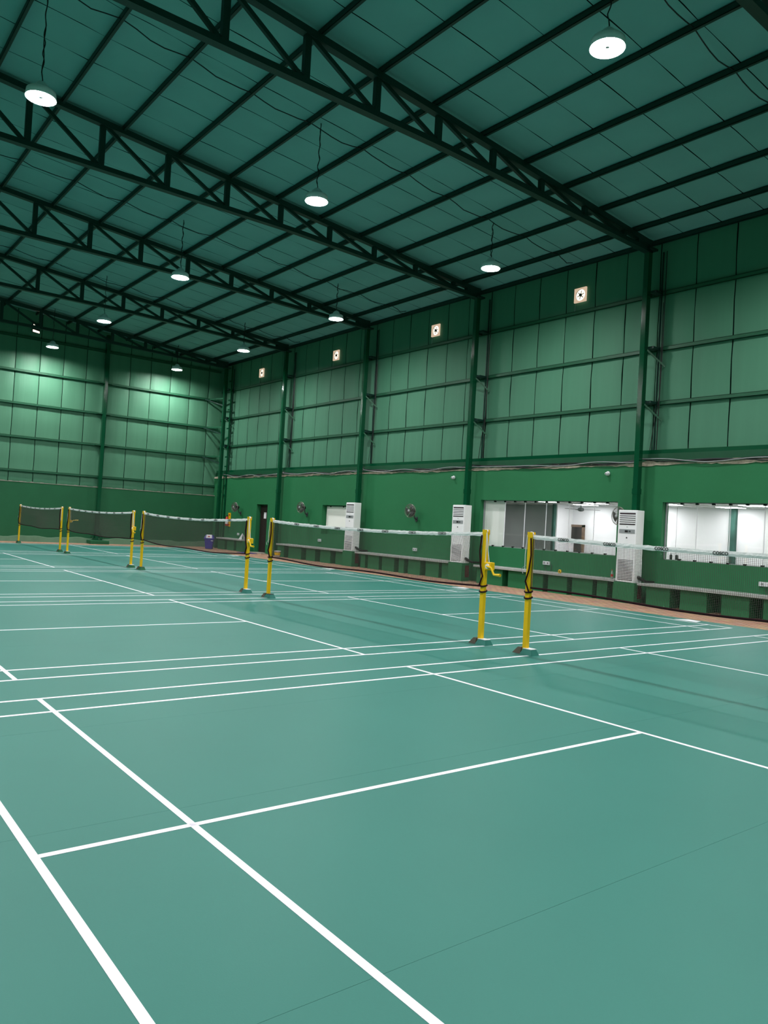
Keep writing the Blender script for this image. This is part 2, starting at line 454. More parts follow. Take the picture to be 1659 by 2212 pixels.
# columns of the end wall
def end_column(y, label):
    t = thing('end_wall_column', (X_END + .30, y, 0), label, 'column', 'columns of the end wall')
    f = MB(); f.box(-.17, .015, -.075, .075, .2, 9.6)
    f.build('post', 'steel_green', t)
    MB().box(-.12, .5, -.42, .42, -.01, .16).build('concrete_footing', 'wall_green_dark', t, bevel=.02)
    MB().box(-.2, .18, -.2, .2, .16, .20).build('base_plate', 'steel_green', t)
    for sx in (-1, 1):
        MB().bar((.0, sx * .09, .5), (.1, sx * .2, .2), .015, .12).build('stiffener', 'steel_green', t)
        for z in (4.48, 5.93, 7.35):
            MB().box(-.21, -.02, min(sx * .07, sx * .3), max(sx * .07, sx * .3), z + .02, z + .06).build('cleat', 'girt', t)
    return t
end_column(3.72, 'green steel column on a concrete footing in the middle of the end wall')
end_column(-2.4, 'green steel column on a concrete footing further along the end wall')
# brackets in the corner
# ------------------------------------------------------------------ windows and the bright annex room behind
def window(n, x0, x1, z0, z1, edges):
    wnd = bpy.data.objects.new('window_%d' % n, None); C.objects.link(wnd); wnd.location = (x0, Y_W, z0); struct(wnd)
    yg = Y_W + .165
    fr = MB(); fr.box(x0, x1, yg - .02, yg + .02, z0 - .0, z0 + .018); fr.box(x0, x1, yg - .02, yg + .02, z1 - .018, z1); fr.box(x0, x0 + .03, yg - .02, yg + .02, z0, z1); fr.box(x1 - .03, x1, yg - .02, yg + .02, z0, z1)
    fo = fr.build('window_frame', 'grey', wnd); fo.matrix_parent_inverse = Matrix.Translation((-x0, -Y_W, -z0))
    for a, b2 in zip(edges[:-1], edges[1:]):
        o = MB().box(a + .004, b2 - .004, yg - .005, yg + .005, z0 + .01, z1 - .01).build('pane', 'glass', wnd); o.matrix_parent_inverse = fo.matrix_parent_inverse
    for e in edges[1:-1]:
        o = MB().box(e - .008, e + .008, yg - .009, yg + .009, z0 + .01, z1 - .01).build('pane_joint', 'white', wnd); o.matrix_parent_inverse = fo.matrix_parent_inverse
    cl = [q for e, f2 in zip(edges[:-1], edges[1:]) for q in (e + .5 * (f2 - e), f2)][:-1]
    for e in cl:
        for z in (z0 + .02, z1 - .03):
            o = MB().box(e - .035, e + .035, yg - .03, yg + .02, z - .022, z + .022).build('clip', 'black', wnd); o.matrix_parent_inverse = fo.matrix_parent_inverse
    return wnd
window(2, -10.48, -5.45, 1.12, 2.54, [-10.44, -9.58, -8.78, -7.97, -7.14, -6.30, -5.47])
window(3, -4.15, 0.9, 1.12, 2.54, [-4.12, -3.32, -2.49, -1.69, -0.85, 0.0, 0.88])
# whited-out window
w1 = bpy.data.objects.new('window_1', None); C.objects.link(w1); w1.location = (-19.44, Y_W, 1.10); struct(w1)
MB().box(0, 2.24, .24, .27, 0, 1.16).build('board', 'wall_green', w1)
MB().box(.03, 2.24, .20, .235, .27, 1.12).build('pane', 'board_cream', w1)
for q in (.3, 1.2): MB().box(q, q + .05, .17, .2, 1.09, 1.13).build('clip', 'black', w1)
tag(MB().box(-10.43, -9.60, 9.675, 9.69, 1.13, 2.53).build('white_board', 'board_cream'), 'plain white board standing behind the first pane of the long glass window', 'board')
# annex shell
AX0, AX1, AY1, AZ = -16.4, 3.6, 13.2, 2.6
struct(MB().box(AX0, AX1, Y_W + .27, AY1 + .1, -.15, -.01).build('floor_annex', 'concrete'))
acl = struct(MB().box(AX0, AX1, Y_W + .27, AY1 + .1, AZ, AZ + .1).build('ceiling_annex', 'room_white'))
for x in [AX0 + .6 * k for k in range(1, 33)]: MB().box(x - .012, x + .012, Y_W + .27, AY1, AZ - .006, AZ).build('ceiling_rail', 'grey', acl)
for y in [Y_W + .27 + .6 * k for k in range(1, 6)]: MB().box(AX0, AX1, y - .012, y + .012, AZ - .005, AZ).build('ceiling_rail', 'grey', acl)
XP = -9.82
struct(MB().box(XP, AX1, AY1, AY1 + .1, -.01, AZ).build('wall_annex_back', 'room_white'))
struct(MB().box(AX0, XP, AY1, AY1 + .1, -.01, AZ).build('wall_annex_store', 'room_grey'))
struct(MB().box(AX0 - .1, AX0, Y_W + .27, AY1 + .1, -.01, AZ).build('wall_annex_left', 'room_grey'))
struct(MB().box(AX1, AX1 + .1, Y_W + .27, AY1 + .1, -.01, AZ).build('wall_annex_right', 'room_white'))
pt = MB(); pt.box(XP - .12, XP, 12.40, AY1, -.01, AZ); struct(pt.build('wall_annex_partition', 'room_white'))
tag(MB().box(-.03, .05, -.10, .0, 0, AZ).build('steel_post', 'peel_green', None, (XP - .1, 12.40, -.01)), 'green steel post at the edge of the white partition behind the glass', 'post')
tag(MB().box(-.09, .09, -.12, .0, 0, AZ).build('steel_post', 'peel_green', None, (-4.25, AY1, -.01)), 'peeling green steel post against the white wall behind the glass', 'post')
for x in (-7.6, -6.0, -2.6, -1.0, .6):
    MB().box(x - .006, x + .006, AY1 - .004, AY1, 0, AZ).build('wall_joint', 'grey', bpy.data.objects['wall_annex_back'])
d2 = bpy.data.objects.new('door_2', None); C.objects.link(d2); d2.location = (-9.62, AY1, 0); struct(d2)
MB().box(-.28, .24, -.04, -.0, 0, 1.88).build('leaf', 'old_door', d2)
MB().box(.24, .33, -.06, .0, 0, 1.95).build('jamb', 'old_frame', d2); MB().box(-.3, .33, -.06, .0, 1.88, 1.96).build('lintel', 'old_frame', d2)
MB().box(-.27, -.08, -.05, -.04, 1.05, 1.35).build('notice', 'white', d2)
for (x, y) in ((-7.6, 11.4), (-5.2, 11.4), (-2.8, 11.4), (-0.4, 11.4), (-6.4, 12.5), (-4.0, 12.5), (-1.6, 12.5), (2.0, 11.4), (-8.9, 10.7), (-8.7, 12.4), (-12.6, 11.2)):  # last few panels are added to brighten the partition end and the store
    t = thing('ceiling_panel_light', (x, y, AZ), 'square flat panel light in the white annex ceiling behind the glass', 'light', 'annex ceiling panel lights')
    MB().box(-.3, .3, -.3, .3, -.02, -.001).build('frame', 'white', t); MB().box(-.28, .28, -.28, .28, -.024, -.0195).build('diffuser', 'panel_light' if x > -10 else 'store_fill', t)
t = thing('ceiling_fan', (-8.3, 11.65, AZ), 'dark three-blade ceiling fan in the white room behind the glass', 'fan')
MB().tube([(0, 0, 0), (0, 0, -.16)], .012, 8).build('rod', 'dark_grey', t); MB().lathe([(.02, -.13), (.09, -.16), (.10, -.22), (.06, -.25), (.0, -.26)], 20).build('motor', 'dark_grey', t, smooth=True)
for k in range(3):
    a = math.radians(20 + 120 * k); ca, sa = math.cos(a), math.sin(a)
    MB().bar((.09 * ca, .09 * sa, -.2), (.58 * ca, .58 * sa, -.2), .13, .008).build('blade', 'dark_grey', t)
for k, x in enumerate((-4.0, -3.84)):
    t = thing('bottle', (x, Y_W + .235, 1.12), 'small black bottle standing on the sill behind the glass', 'bottle', 'black bottles on the window sill')
    MB().lathe([(.03, 0), (.035, .01), (.035, .12), (.015, .14)], 14).build('body', 'black', t, smooth=True); MB().lathe([(.016, .14), (.016, .17), (.0, .171)], 12).build('cap', 'white', t)

# door of the hall
d1 = bpy.data.objects.new('door_1', None); C.objects.link(d1); d1.location = (DOOR[0], Y_W, 0); struct(d1)
MB().box(0.03, .97, .20, .25, 0, 2.18).build('leaf', 'door_dark', d1)
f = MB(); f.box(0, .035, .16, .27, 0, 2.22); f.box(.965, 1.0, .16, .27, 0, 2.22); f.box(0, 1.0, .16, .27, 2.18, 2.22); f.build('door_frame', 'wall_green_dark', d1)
MB().box(.36, .58, .192, .2, 1.58, 1.86).build('notice', 'white', d1)
MB().tube([(.88, .2, 1.05), (.88, .15, 1.05), (.78, .15, 1.05)], .012, 8).build('handle', 'grey', d1)
MB().box(-.05, 1.1, -.25, .2, -.005, .03).build('threshold', 'concrete', d1)

# ------------------------------------------------------------------ benches
spans = [(-27.7, -25.15, .555, 'grey concrete bench slab on green piers beside the blue bin'),
         (-21.95, -17.0, .56, 'grey concrete bench slab on green piers below the whited-out window'),
         (-16.22, -11.2, .56, 'grey concrete bench slab on green piers between the two far coolers'),
         (-10.05, -5.02, .545, 'grey concrete bench slab on green piers below the long glass window'),
         (-4.36, 0.95, .525, 'grey concrete bench slab on green piers below the last glass window')]
gaps = [(-1.62, -1.31), (-2.6, -2.25), (-3.53, -3.26), (-4.36, -4.16), (-5.29, -5.13), (-5.75, -5.6), (-6.57, -6.4), (-7.4, -7.22), (-8.03, -7.93), (-8.93, -8.7), (-9.79, -9.68),
        (-10.05, -9.98), (-11.71, -11.56), (-12.63, -12.35), (-13.47, -13.25), (-14.0, -13.75), (-14.86, -14.68), (-15.69, -15.52), (-16.22, -15.95), (-17.94, -17.58), (-19.02, -18.65), (-20.06, -19.68), (-21.43, -21.05), (-26.0, -25.76), (-26.96, -26.72), (-.6, -.3), (.25, .5)]
for (a, b2, z, l) in spans:
    t = thing('wall_bench', ((a + b2) / 2, 9.2, 0), l, 'bench', 'benches along the window wall'); cx = (a + b2) / 2
    MB().box(a - cx, b2 - cx, -.30, .31, z - .06, z).build('slab', 'bench_top', t, bevel=.006)
    g = sorted([q for q in gaps if q[0] >= a - .01 and q[1] <= b2 + .01])
    x = a
    for q in g + [(b2, b2)]:
        if q[0] - x > .05: MB().box(x - cx, q[0] - cx, -.20, .31, -.01, z - .06).build('pier', 'wall_green', t)
        x = q[1]
AC = [(-4.715, .50, 'tall white floor-standing air conditioner between the two large glass windows'),
      (-10.82, .545, 'tall white floor-standing air conditioner between the wall fan and the glass window'),
      (-16.64, .555, 'tall white floor-standing air conditioner beside the whited-out window')]
PLB = ('green masonry plinth under the air conditioner between the glass windows', 'green masonry plinth under the air conditioner beside the glass window', 'green masonry plinth under the air conditioner by the whited-out window')
def make_ac():
    t = thing('air_conditioner', (0, 0, 0), 'x', 'air conditioner', 'floor-standing air conditioners')
    MB().box(-.27, .27, .012, .30, 0, 1.80).build('body', 'ac_side', t, bevel=.012)
    MB().box(-.265, .265, -.006, .0125, .012, .86).build('lower_panel', 'ac_white', t, bevel=.004)
    MB().box(-.265, .265, -.006, .0125, .87, 1.79).build('upper_panel', 'ac_white', t, bevel=.004)
    up = MB().box(-.225, .225, -.010, -.005, 1.43, 1.73).build('outlet', 'ac_dark', t)
    for k in range(5): MB().box(-.225, .225, -.015, -.009, 1.461 + .05 * k, 1.489 + .05 * k).build('louvre', 'ac_side', up)
    MB().box(-.012, .012, -.018, -.006, 1.375, 1.383).build('badge', 'dark_grey', t)
    ds = MB().box(-.225, .225, -.012, -.005, 1.22, 1.32).build('control_strip', 'grey', t); MB().box(-.06, .03, -.015, -.011, 1.245, 1.295).build('screen', 'black', ds); MB().box(.05, .11, -.014, -.011, 1.25, 1.29).build('button', 'dark_grey', ds)
    MB().lathe([(.018, -.014), (.018, -.005)], 14, (0, 0, 1.11), 'y').build('sensor', 'black_plastic', t)
    MB().box(-.235, .235, -.007, -.0055, .865, .873).build('seam', 'dark_grey', t)
    lo = MB().box(-.215, .215, -.010, -.005, .06, .56).build('intake', 'ac_dark', t)
    for k in range(13): MB().box(-.215, .215, -.014, -.009, .077 + .0375 * k, .097 + .0375 * k).build('louvre', 'ac_side', lo)
    MB().tube([(.275, .12, .16), (.31, .14, .15), (.36, .2, .10), (.43, .27, .05), (.44, .4, .045), (.44, .55, .045)], .035, 10).build('insulated_pipe', 'black_plastic', t, smooth=True)
    MB().tube([(.275, .16, .10), (.33, .2, .07), (.40, .32, .04), (.40, .58, .03)], .015, 8).build('drain_hose', 'dark_grey', t, smooth=True)
    return t
ac0 = make_ac()
for k, (x, z, l) in enumerate(AC):
    o = ac0 if k == 0 else copy_tree(ac0)
    o.location = (x, 8.9, z); o['label'] = l
    pz = thing('plinth', (x, 9.15, 0), PLB[k], 'plinth', 'plinths under the air conditioners')
    MB().box(-.31, .29, -.27, .045, -.01, z).build('masonry', 'wall_green', pz)
    MB().box(.288, .296, -.12, .043, .12, z - .06).build('bare_brick', 'brick_red', pz)

# ------------------------------------------------------------------ wall fans, exhaust fans, sockets, bulbs
def make_wall_fan():
    t = thing('wall_fan', (0, 0, 0), 'x', 'fan', 'wall fans above the benches')
    # base plate on wall at local y=0, hall towards -y
    MB().box(-.05, .05, -.03, .0, -.13, .03).build('wall_bracket', 'dark_grey', t, bevel=.008)
    MB().tube([(0, -.03, -.05), (0, -.12, -.03), (0, -.15, .06), (0, -.17, .16)], .022, 10).build('arm', 'dark_grey', t, smooth=True)
    MB().lathe([(.03, .0), (.075, .02), (.085, .08), (.07, .14), (.03, .16)], 20, (0, -.30, .22), 'y').build('motor', 'black_plastic', t, smooth=True)
    cg = MB(); c = (0, -.38, .22); Rr = .23
    for rr, yy2 in ((Rr, 0), (Rr * .97, -.03), (Rr * .8, -.055), (Rr * .5, -.075), (Rr * .25, -.08), (Rr * .8, .05), (Rr * .5, .07)):
        cg.tube([(c[0] + rr * math.cos(2 * math.pi * k / 36), c[1] + yy2, c[2] + rr * math.sin(2 * math.pi * k / 36)) for k in range(37)], .003 if rr < Rr else .008, 4, cap=False)
    for k in range(48):
        a = 2 * math.pi * k / 48; ca, sa = math.cos(a), math.sin(a)
        cg.tube([(c[0] + r2 * ca, c[1] + y2, c[2] + r2 * sa) for r2, y2 in ((.04, -.08), (Rr * .5, -.075), (Rr * .85, -.05), (Rr, 0))], .0016, 3, cap=False)
        if k % 2 == 0: cg.tube([(c[0] + r2 * ca, c[1] + y2, c[2] + r2 * sa) for r2, y2 in ((.06, .07), (Rr * .8, .05), (Rr, 0))], .0016, 3, cap=False)
    cg.build('wire_guard', 'fan_metal', t)
    MB().lathe([(.0, -.092), (.04, -.09), (.045, -.075)], 18, c, 'y').build('centre_badge', 'grey', t, smooth=True)
    for k in range(3):
        a = 2 * math.pi * k / 3 + .4; bl = MB(); n = 8
        for q in range(n + 1):
            tt = q / n; aa = a + tt * 1.5; tw = -.03 + .06 * tt
            bl.v.append((c[0] + .04 * math.cos(aa), c[1] + tw * .4, c[2] + .04 * math.sin(aa))); bl.v.append((c[0] + .2 * math.cos(aa), c[1] + tw, c[2] + .2 * math.sin(aa)))
        for q in range(n): bl.f.append((2*q, 2*q+1, 2*q+3, 2*q+2))
        o = bl.build('blade', 'dark_grey', t, smooth=True); md = o.modifiers.new('solid', 'SOLIDIFY'); md.thickness = .004
    return t
wf0 = make_wall_fan()
for k, (x, z, l, r) in enumerate(((-13.52, 1.90, 'dark wall fan between the two far air conditioners', .55), (-20.55, 1.90, 'dark wall fan between the dark door and the whited-out window', .5), (-26.45, 1.82, 'dark wall fan beside the fire extinguisher', .5), (-5.08, 1.93, 'dark wall fan half hidden behind the cooler between the glass windows', -.5))):
    o = wf0 if k == 0 else copy_tree(wf0)
    o.location = (x, Y_W, z); o['label'] = l
    for ch in o.children: pass
    o.rotation_euler = (0, 0, r * .35)
def make_exhaust():
    t = thing('exhaust_fan', (0, 0, 0), 'square cream exhaust fan with lit blades high on the dark cladding', 'fan', 'exhaust fans high on the wall')
    f = MB(); f.box(-.2, .2, -.05, .0, -.2, -.175); f.box(-.2, .2, -.05, .0, .175, .2); f.box(-.2, -.175, -.05, .0, -.175, .175); f.box(.175, .2, -.05, .0, -.175, .175)
    f.build('frame', 'glow_painted_plastic', t)
    cp = MB(); n = 32
    for k in range(n):
        a = 2 * math.pi * k / n; ca, sa = math.cos(a), math.sin(a); m_ = max(abs(ca), abs(sa))
        cp.v += [(.16 * ca, -.03, .16 * sa), (.178 * ca / m_, -.03, .178 * sa / m_)]
    for k in range(n): k2 = (k + 1) % n; cp.f.append((2*k, 2*k+1, 2*k2+1, 2*k2))
    cp.build('plate', 'glow_painted_plastic', t)
    MB().lathe([(.165, -.004), (.165, -.001)], 28, (0, 0, 0), 'y').build('daylight_opening', 'daylight', t)
    MB().lathe([(.04, -.045), (.045, -.01)], 16, (0, 0, 0), 'y').build('hub', 'dark_grey', t)
    for k in range(6):
        a = 2 * math.pi * k / 6 + .3; ca, sa = math.cos(a), math.sin(a)
        MB().bar((.04 * ca, -.02, .04 * sa), (.12 * ca, -.02, .12 * sa), .022, .004, (0, 1, 0)).build('spoke', 'cream', t)
    MB().tube([(-.17, -.02, -.2), (-.175, -.02, -.4), (-.19, -.02, -.52)], .006, 5).build('cable', 'grey', t)
    return t
ex0 = make_exhaust()
for k, (x, z) in enumerate(((-7.13, 8.34), (-13.23, 8.35), (-19.28, 8.34), (-25.47, 8.38), (-1.1, 8.34))):
    o = ex0 if k == 0 else copy_tree(ex0)
    o.location = (x, Y_C - .035, z)
    o['label'] = 'square cream exhaust fan with lit opening high above ' + ('the long glass window', 'the wall fan between the far coolers', 'the whited-out window', 'the dark door', 'the last glass window')[k]
SOCK = [(-26.57, .77, .16, 'single white wall socket above the bench by the bin', 'single'), (-19.48, .83, .2, 'white double wall socket below the whited-out window', 'd'),
        (-13.5, .81, .2, 'white double wall socket under the fan between the far coolers', 'd'), (-7.71, .77, .24, 'white double wall socket with a looped cable under the long glass window', 'loop'), (-1.50, .75, .32, 'wide white socket board with a looped cable under the last glass window', 'loop')]
for (x, z, w_, l, k) in SOCK:
    t = thing('wall_socket', (x, Y_W, z), l, 'socket', 'sockets above the benches')
    MB().box(-w_/2, w_/2, -.045, .0, -.05, .05).build('box', 'white', t, bevel=.006)
    for q in ((-.25, .25) if k != 'single' else (0,)):
        MB().box(w_ * q - .025, w_ * q + .025, -.05, -.044, -.025, .025).build('outlet', 'grey', t)
        for e in (-.01, .01): MB().box(w_ * q + e - .003, w_ * q + e + .003, -.0515, -.0495, -.008, .006).build('pin_hole', 'red' if w_ > .22 else 'black', t)
    if k == 'loop':
        MB().tube([(w_/2 - .05 + .12 * math.sin(a), -.02, -.1 + .13 * math.cos(a)) for a in [2 * math.pi * q / 20 for q in range(3, 18)]], .007, 5).build('cable', 'dark_grey', t)
for (x, z, l) in ((-11.75, 3.26, 'small white round camera on the green wall above the far wall fan'), (-5.79, 3.28, 'small white round camera on the green wall above the long glass window')):
    t = thing('dome_camera', (x, Y_W, z), l, 'camera', 'small white cameras on the wall')
    MB().lathe([(.055, 0), (.06, -.03), (.05, -.05), (.0, -.05)], 18, (0, 0, 0), 'y').build('base', 'white', t, smooth=True)
    MB().lathe([(.045, -.045), (.05, -.07), (.035, -.11), (.0, -.115)], 18, (0, 0, -.01), 'y').build('dome', 'white', t, smooth=True)
    MB().lathe([(.02, -.105), (.015, -.118), (.0, -.119)], 12, (0, 0, -.015), 'y').build('lens', 'black', t)

# fire extinguisher on a yellow board
t = thing('extinguisher_board', (-27.6, Y_W, 1.1), 'narrow yellow safety board holding the fire extinguisher', 'board')
MB().box(-.12, .12, -.02, 0, 0, .66).build('panel', 'yellow', t)
MB().box(-.07, .07, -.024, -.019, .05, .12).build('printed_band', 'red', t)
MB().box(-.07, .07, -.024, -.019, .52, .60).build('printed_band', 'red', t)
t = thing('fire_extinguisher', (-27.68, Y_W - .10, 1.12), 'red fire extinguisher with white label hung by the corner column', 'extinguisher')
MB().lathe([(.06, 0), (.075, .02), (.075, .36), (.05, .42), (.025, .44), (.025, .47)], 20).build('cylinder', 'red', t, smooth=True)
MB().lathe([(.0765, .1), (.0765, .26)], 20, cap=False).build('label_band', 'white', t, smooth=True)
MB().box(-.02, .1, -.015, .015, .47, .51).build('valve_lever', 'black', t)
MB().tube([(-.02, 0, .48), (-.12, -.02, .46), (-.14, -.03, .32), (-.1, -.03, .16)], .011, 6).build('hose', 'black', t)
# swing-lid bin
t = thing('swing_bin', (-27.25, 8.35, 0), 'dark blue swing-lid bin with a white flap standing on the brick strip', 'bin', None, 0.95)
bn = MB(); n = 4
def ring(w_, d_, z): return [(-w_, -d_, z), (w_, -d_, z), (w_, d_, z), (-w_, d_, z)]
def loft(rings):
    bld = MB()
    for r in rings: bld.v += r
    for k in range(len(rings) - 1):
        for j in range(4): q = k * 4; bld.f.append((q + j, q + (j+1) % 4, q + 4 + (j+1) % 4, q + 4 + j))
    bld.f.append((0, 1, 2, 3)); bld.f.append(tuple(len(bld.v) - 4 + j for j in range(4)))
    return bld
loft([ring(.16, .14, -.004), ring(.21, .18, .44)]).build('body', 'blue', t, bevel=.03)
loft([ring(.235, .2, .43), ring(.235, .2, .50), ring(.17, .14, .66)]).build('lid', 'blue', t, bevel=.02)
fp = MB(); fp.hexa([(-.14, -.213, .51), (.14, -.213, .51), (.14, -.19, .505), (-.14, -.19, .505), (-.13, -.13, .675), (.13, -.13, .675), (.12, -.10, .67), (-.12, -.10, .67)]); fo = fp.build('flap', 'white', t, bevel=.01)
MB().hexa([(-.05, -.197, .565), (.05, -.197, .565), (.05, -.185, .565), (-.05, -.185, .565), (-.05, -.178, .61), (.05, -.178, .61), (.05, -.165, .61), (-.05, -.165, .61)]).build('print', 'red', fo)
MB().box(.10, .20, -.193, -.17, .375, .405).build('handle', 'white', t)
# bucket
t = thing('paint_bucket', (-21.35, 8.65, 0), 'white paint bucket with a yellow label by the bench end', 'bucket')
MB().lathe([(.105, -.004), (.135, .25), (.145, .25), (.145, .265), (.12, .265), (.1, .02), (0, .02)], 24).build('pail', 'white', t, smooth=True)
MB().lathe([(.1185, .09), (.1315, .2)], 24, cap=False).build('label_band', 'yellow', t, smooth=True)
MB().tube([(.14 * math.cos(a), .10 * math.sin(a) * -1, .24 - .12 * math.sin(a)) for a in [math.pi * k / 14 for k in range(15)]], .004, 5).build('handle', 'grey', t)
# sign and blue door mat
t = thing('folded_sign', (-24.95, 8.95, .50), 'white A-shaped folded sign standing on the bench end', 'sign')
t.location = (-25.3, 9.05, .555)
MB().hexa([(-.14, -.12, 0), (.14, -.12, 0), (.14, -.11, 0), (-.14, -.11, 0), (-.03, -.005, .28), (.03, -.005, .28), (.03, .0, .28), (-.03, .0, .28)]).build('front_board', 'white', t)
MB().hexa([(-.14, .11, 0), (.14, .11, 0), (.14, .12, 0), (-.14, .12, 0), (-.03, .0, .28), (.03, .0, .28), (.03, .005, .28), (-.03, .005, .28)]).build('back_board', 'white', t)
MB().hexa([(-.10, -.104, .03), (.10, -.104, .03), (.10, -.10, .03), (-.10, -.10, .03), (-.09, -.085, .075), (.09, -.085, .075), (.09, -.08, .075), (-.09, -.08, .075)]).build('print', 'dark_grey', t)
tag(MB().box(-.5, .5, -.25, .25, 0, .015).build('door_mat', 'blue_mat', None, (-24.2, 8.75, -.004)), 'dark blue mat on the brick strip in front of the door', 'mat')
# tape roll and bottle on the bench
tag(MB().lathe([(.028, -.02), (.05, -.02), (.05, .02), (.028, .02), (.028, -.02)], 20, (0, 0, 0), 'y', cap=False).build('tape_roll', 'yellow', None, (-6.91, 9.1, .595), smooth=True), 'small yellow tape roll standing on the bench below the long window', 'tape roll')
t = thing('soda_bottle', (-5.2, 9.05, .545), 'clear plastic bottle with a red label beside the cooler', 'bottle')
MB().lathe([(.03, 0), (.034, .01), (.034, .13), (.028, .16), (.013, .2), (.013, .215)], 16).build('body', 'bottle_clear', t, smooth=True)
MB().lathe([(.035, .06), (.035, .12)], 16, cap=False).build('label_band', 'red', t, smooth=True); MB().lathe([(.015, .215), (.015, .235), (0, .236)], 12).build('cap', 'red', t)

# ------------------------------------------------------------------ nets
def post(x, label, winch=0, y=.12, side=1, behind=False):
    t = thing('net_post', (x, y, 0), label, 'net post', 'yellow net posts')
    s = side    # +1: the net is on the +x side
    MB().box(-.036, .036, -.028, .028, 0.0, 1.56).build('pole', 'yellow', t, bevel=.006)
    cp = MB(); cp.box(-.042, .042, -.032, -.024, 1.53, 1.60); cp.box(-.042, .042, .024, .032, 1.53, 1.60); cp.build('pulley_cheek', 'yellow', t)
    MB().lathe([(.022, -.02), (.03, -.012), (.03, .012), (.022, .02)], 16, (0, 0, 1.575), 'y').build('pulley', 'white', t)
    MB().hexa([(-.17, -.07, .0), (-.03, -.07, .0), (-.03, .07, .0), (-.17, .07, .0), (-.09, -.05, .085), (-.034, -.05, .085), (-.034, .05, .085), (-.09, .05, .085)]).build('base_wedge', 'base_brown', t)
    MB().hexa([(-.03, -.08, .0), (.17, -.08, .0), (.17, .08, .0), (-.03, .08, .0), (-.0, -.05, .075), (.14, -.05, .075), (.14, .05, .075), (-.0, .05, .075)]).build('base_block', 'mat_green' if x > -8.5 else 'wall_green_dark', t)
    MB().box(-.002, .142, -.053, .053, .074, .082).build('base_top', 'white' if x > -6 or x == -7.9 or winch else 'dark_grey', t)
    # ties of dark cord round the pole
    for z in (.74, .82):
        MB().tube([(.055 * math.cos(a), .045 * math.sin(a), z + .012 * math.sin(a)) for a in [2 * math.pi * k / 12 for k in range(13)]], .011, 6, cap=False).build('tie_cord', 'maroon', t)
    MB().tube([(s * .035, -.045, 1.52), (s * .055, -.05, 1.3), (s * .03, -.05, 1.1), (-s * .02, -.05, .95), (s * .04, -.045, .82)], .016, 6, flat=.5).build('side_band', 'maroon', t)
    MB().tube([(-s * .042, -.03, 1.56), (-s * .055, -.04, 1.3), (-s * .05, -.04, 1.1)], .005, 5).build('rope', 'white', t)
    if winch and behind:
        MB().box(-.04, .04, .026, .10, 1.07, 1.15).build('winch_body', 'yellow', t, bevel=.008)
        MB().lathe([(.03, .098), (.03, .115)], 16, (0, 0, 1.11), 'y').build('winch_spool', 'white', t)
        MB().tube([(0, .11, 1.11), (-.02, .135, 1.125), (-.03, .16, 1.15), (-.03, .32, 1.155)], [.013, .013, .015, .02], 8).build('crank_handle', 'yellow', t)
        MB().tube([(0, .035, 1.55), (0, .045, 1.35), (0, .06, 1.148)], .006, 5).build('winch_rope', 'white', t)
    elif winch:
        q = winch
        MB().box(min(q * .04, q * .17), max(q * .04, q * .17), -.05, .03, 1.04, 1.15).build('winch_body', 'yellow', t, bevel=.008)
        MB().lathe([(.035, -.065), (.035, -.05)], 16, (q * .11, 0, 1.095), 'y').build('winch_spool', 'white', t)
        MB().tube([(q * .11, -.07, 1.095), (q * .2, -.075, 1.08), (q * .26, -.075, .99), (q * .38, -.075, .99)], [.014, .014, .016, .022], 8).build('crank_handle', 'yellow', t)
        MB().tube([(q * .045, -.03, 1.55), (q * .075, -.02, 1.3), (q * .10, -.01, 1.13)], .006, 5).build('winch_rope', 'white', t)
    else:
        MB().tube([(-s * .045, -.03, 1.16), (-s * .1, -.05, 1.11), (-s * .06, -.06, 1.05)], .005, 5).build('hook', 'grey', t)
    return t
txt = bpy.data.curves.new('lettering', 'FONT'); txt.body = 'COSCO'; txt.size = .049; txt.offset = .0012; txt.extrude = .0008; txt.align_x = 'CENTER'; txt.align_y = 'CENTER'
to = bpy.data.objects.new('tmp', txt); C.objects.link(to); dg = bpy.context.evaluated_depsgraph_get()
TXT = bpy.data.meshes.new_from_object(to.evaluated_get(dg)); TXT.materials.clear(); TXT.materials.append(MT['black']); bpy.data.objects.remove(to)
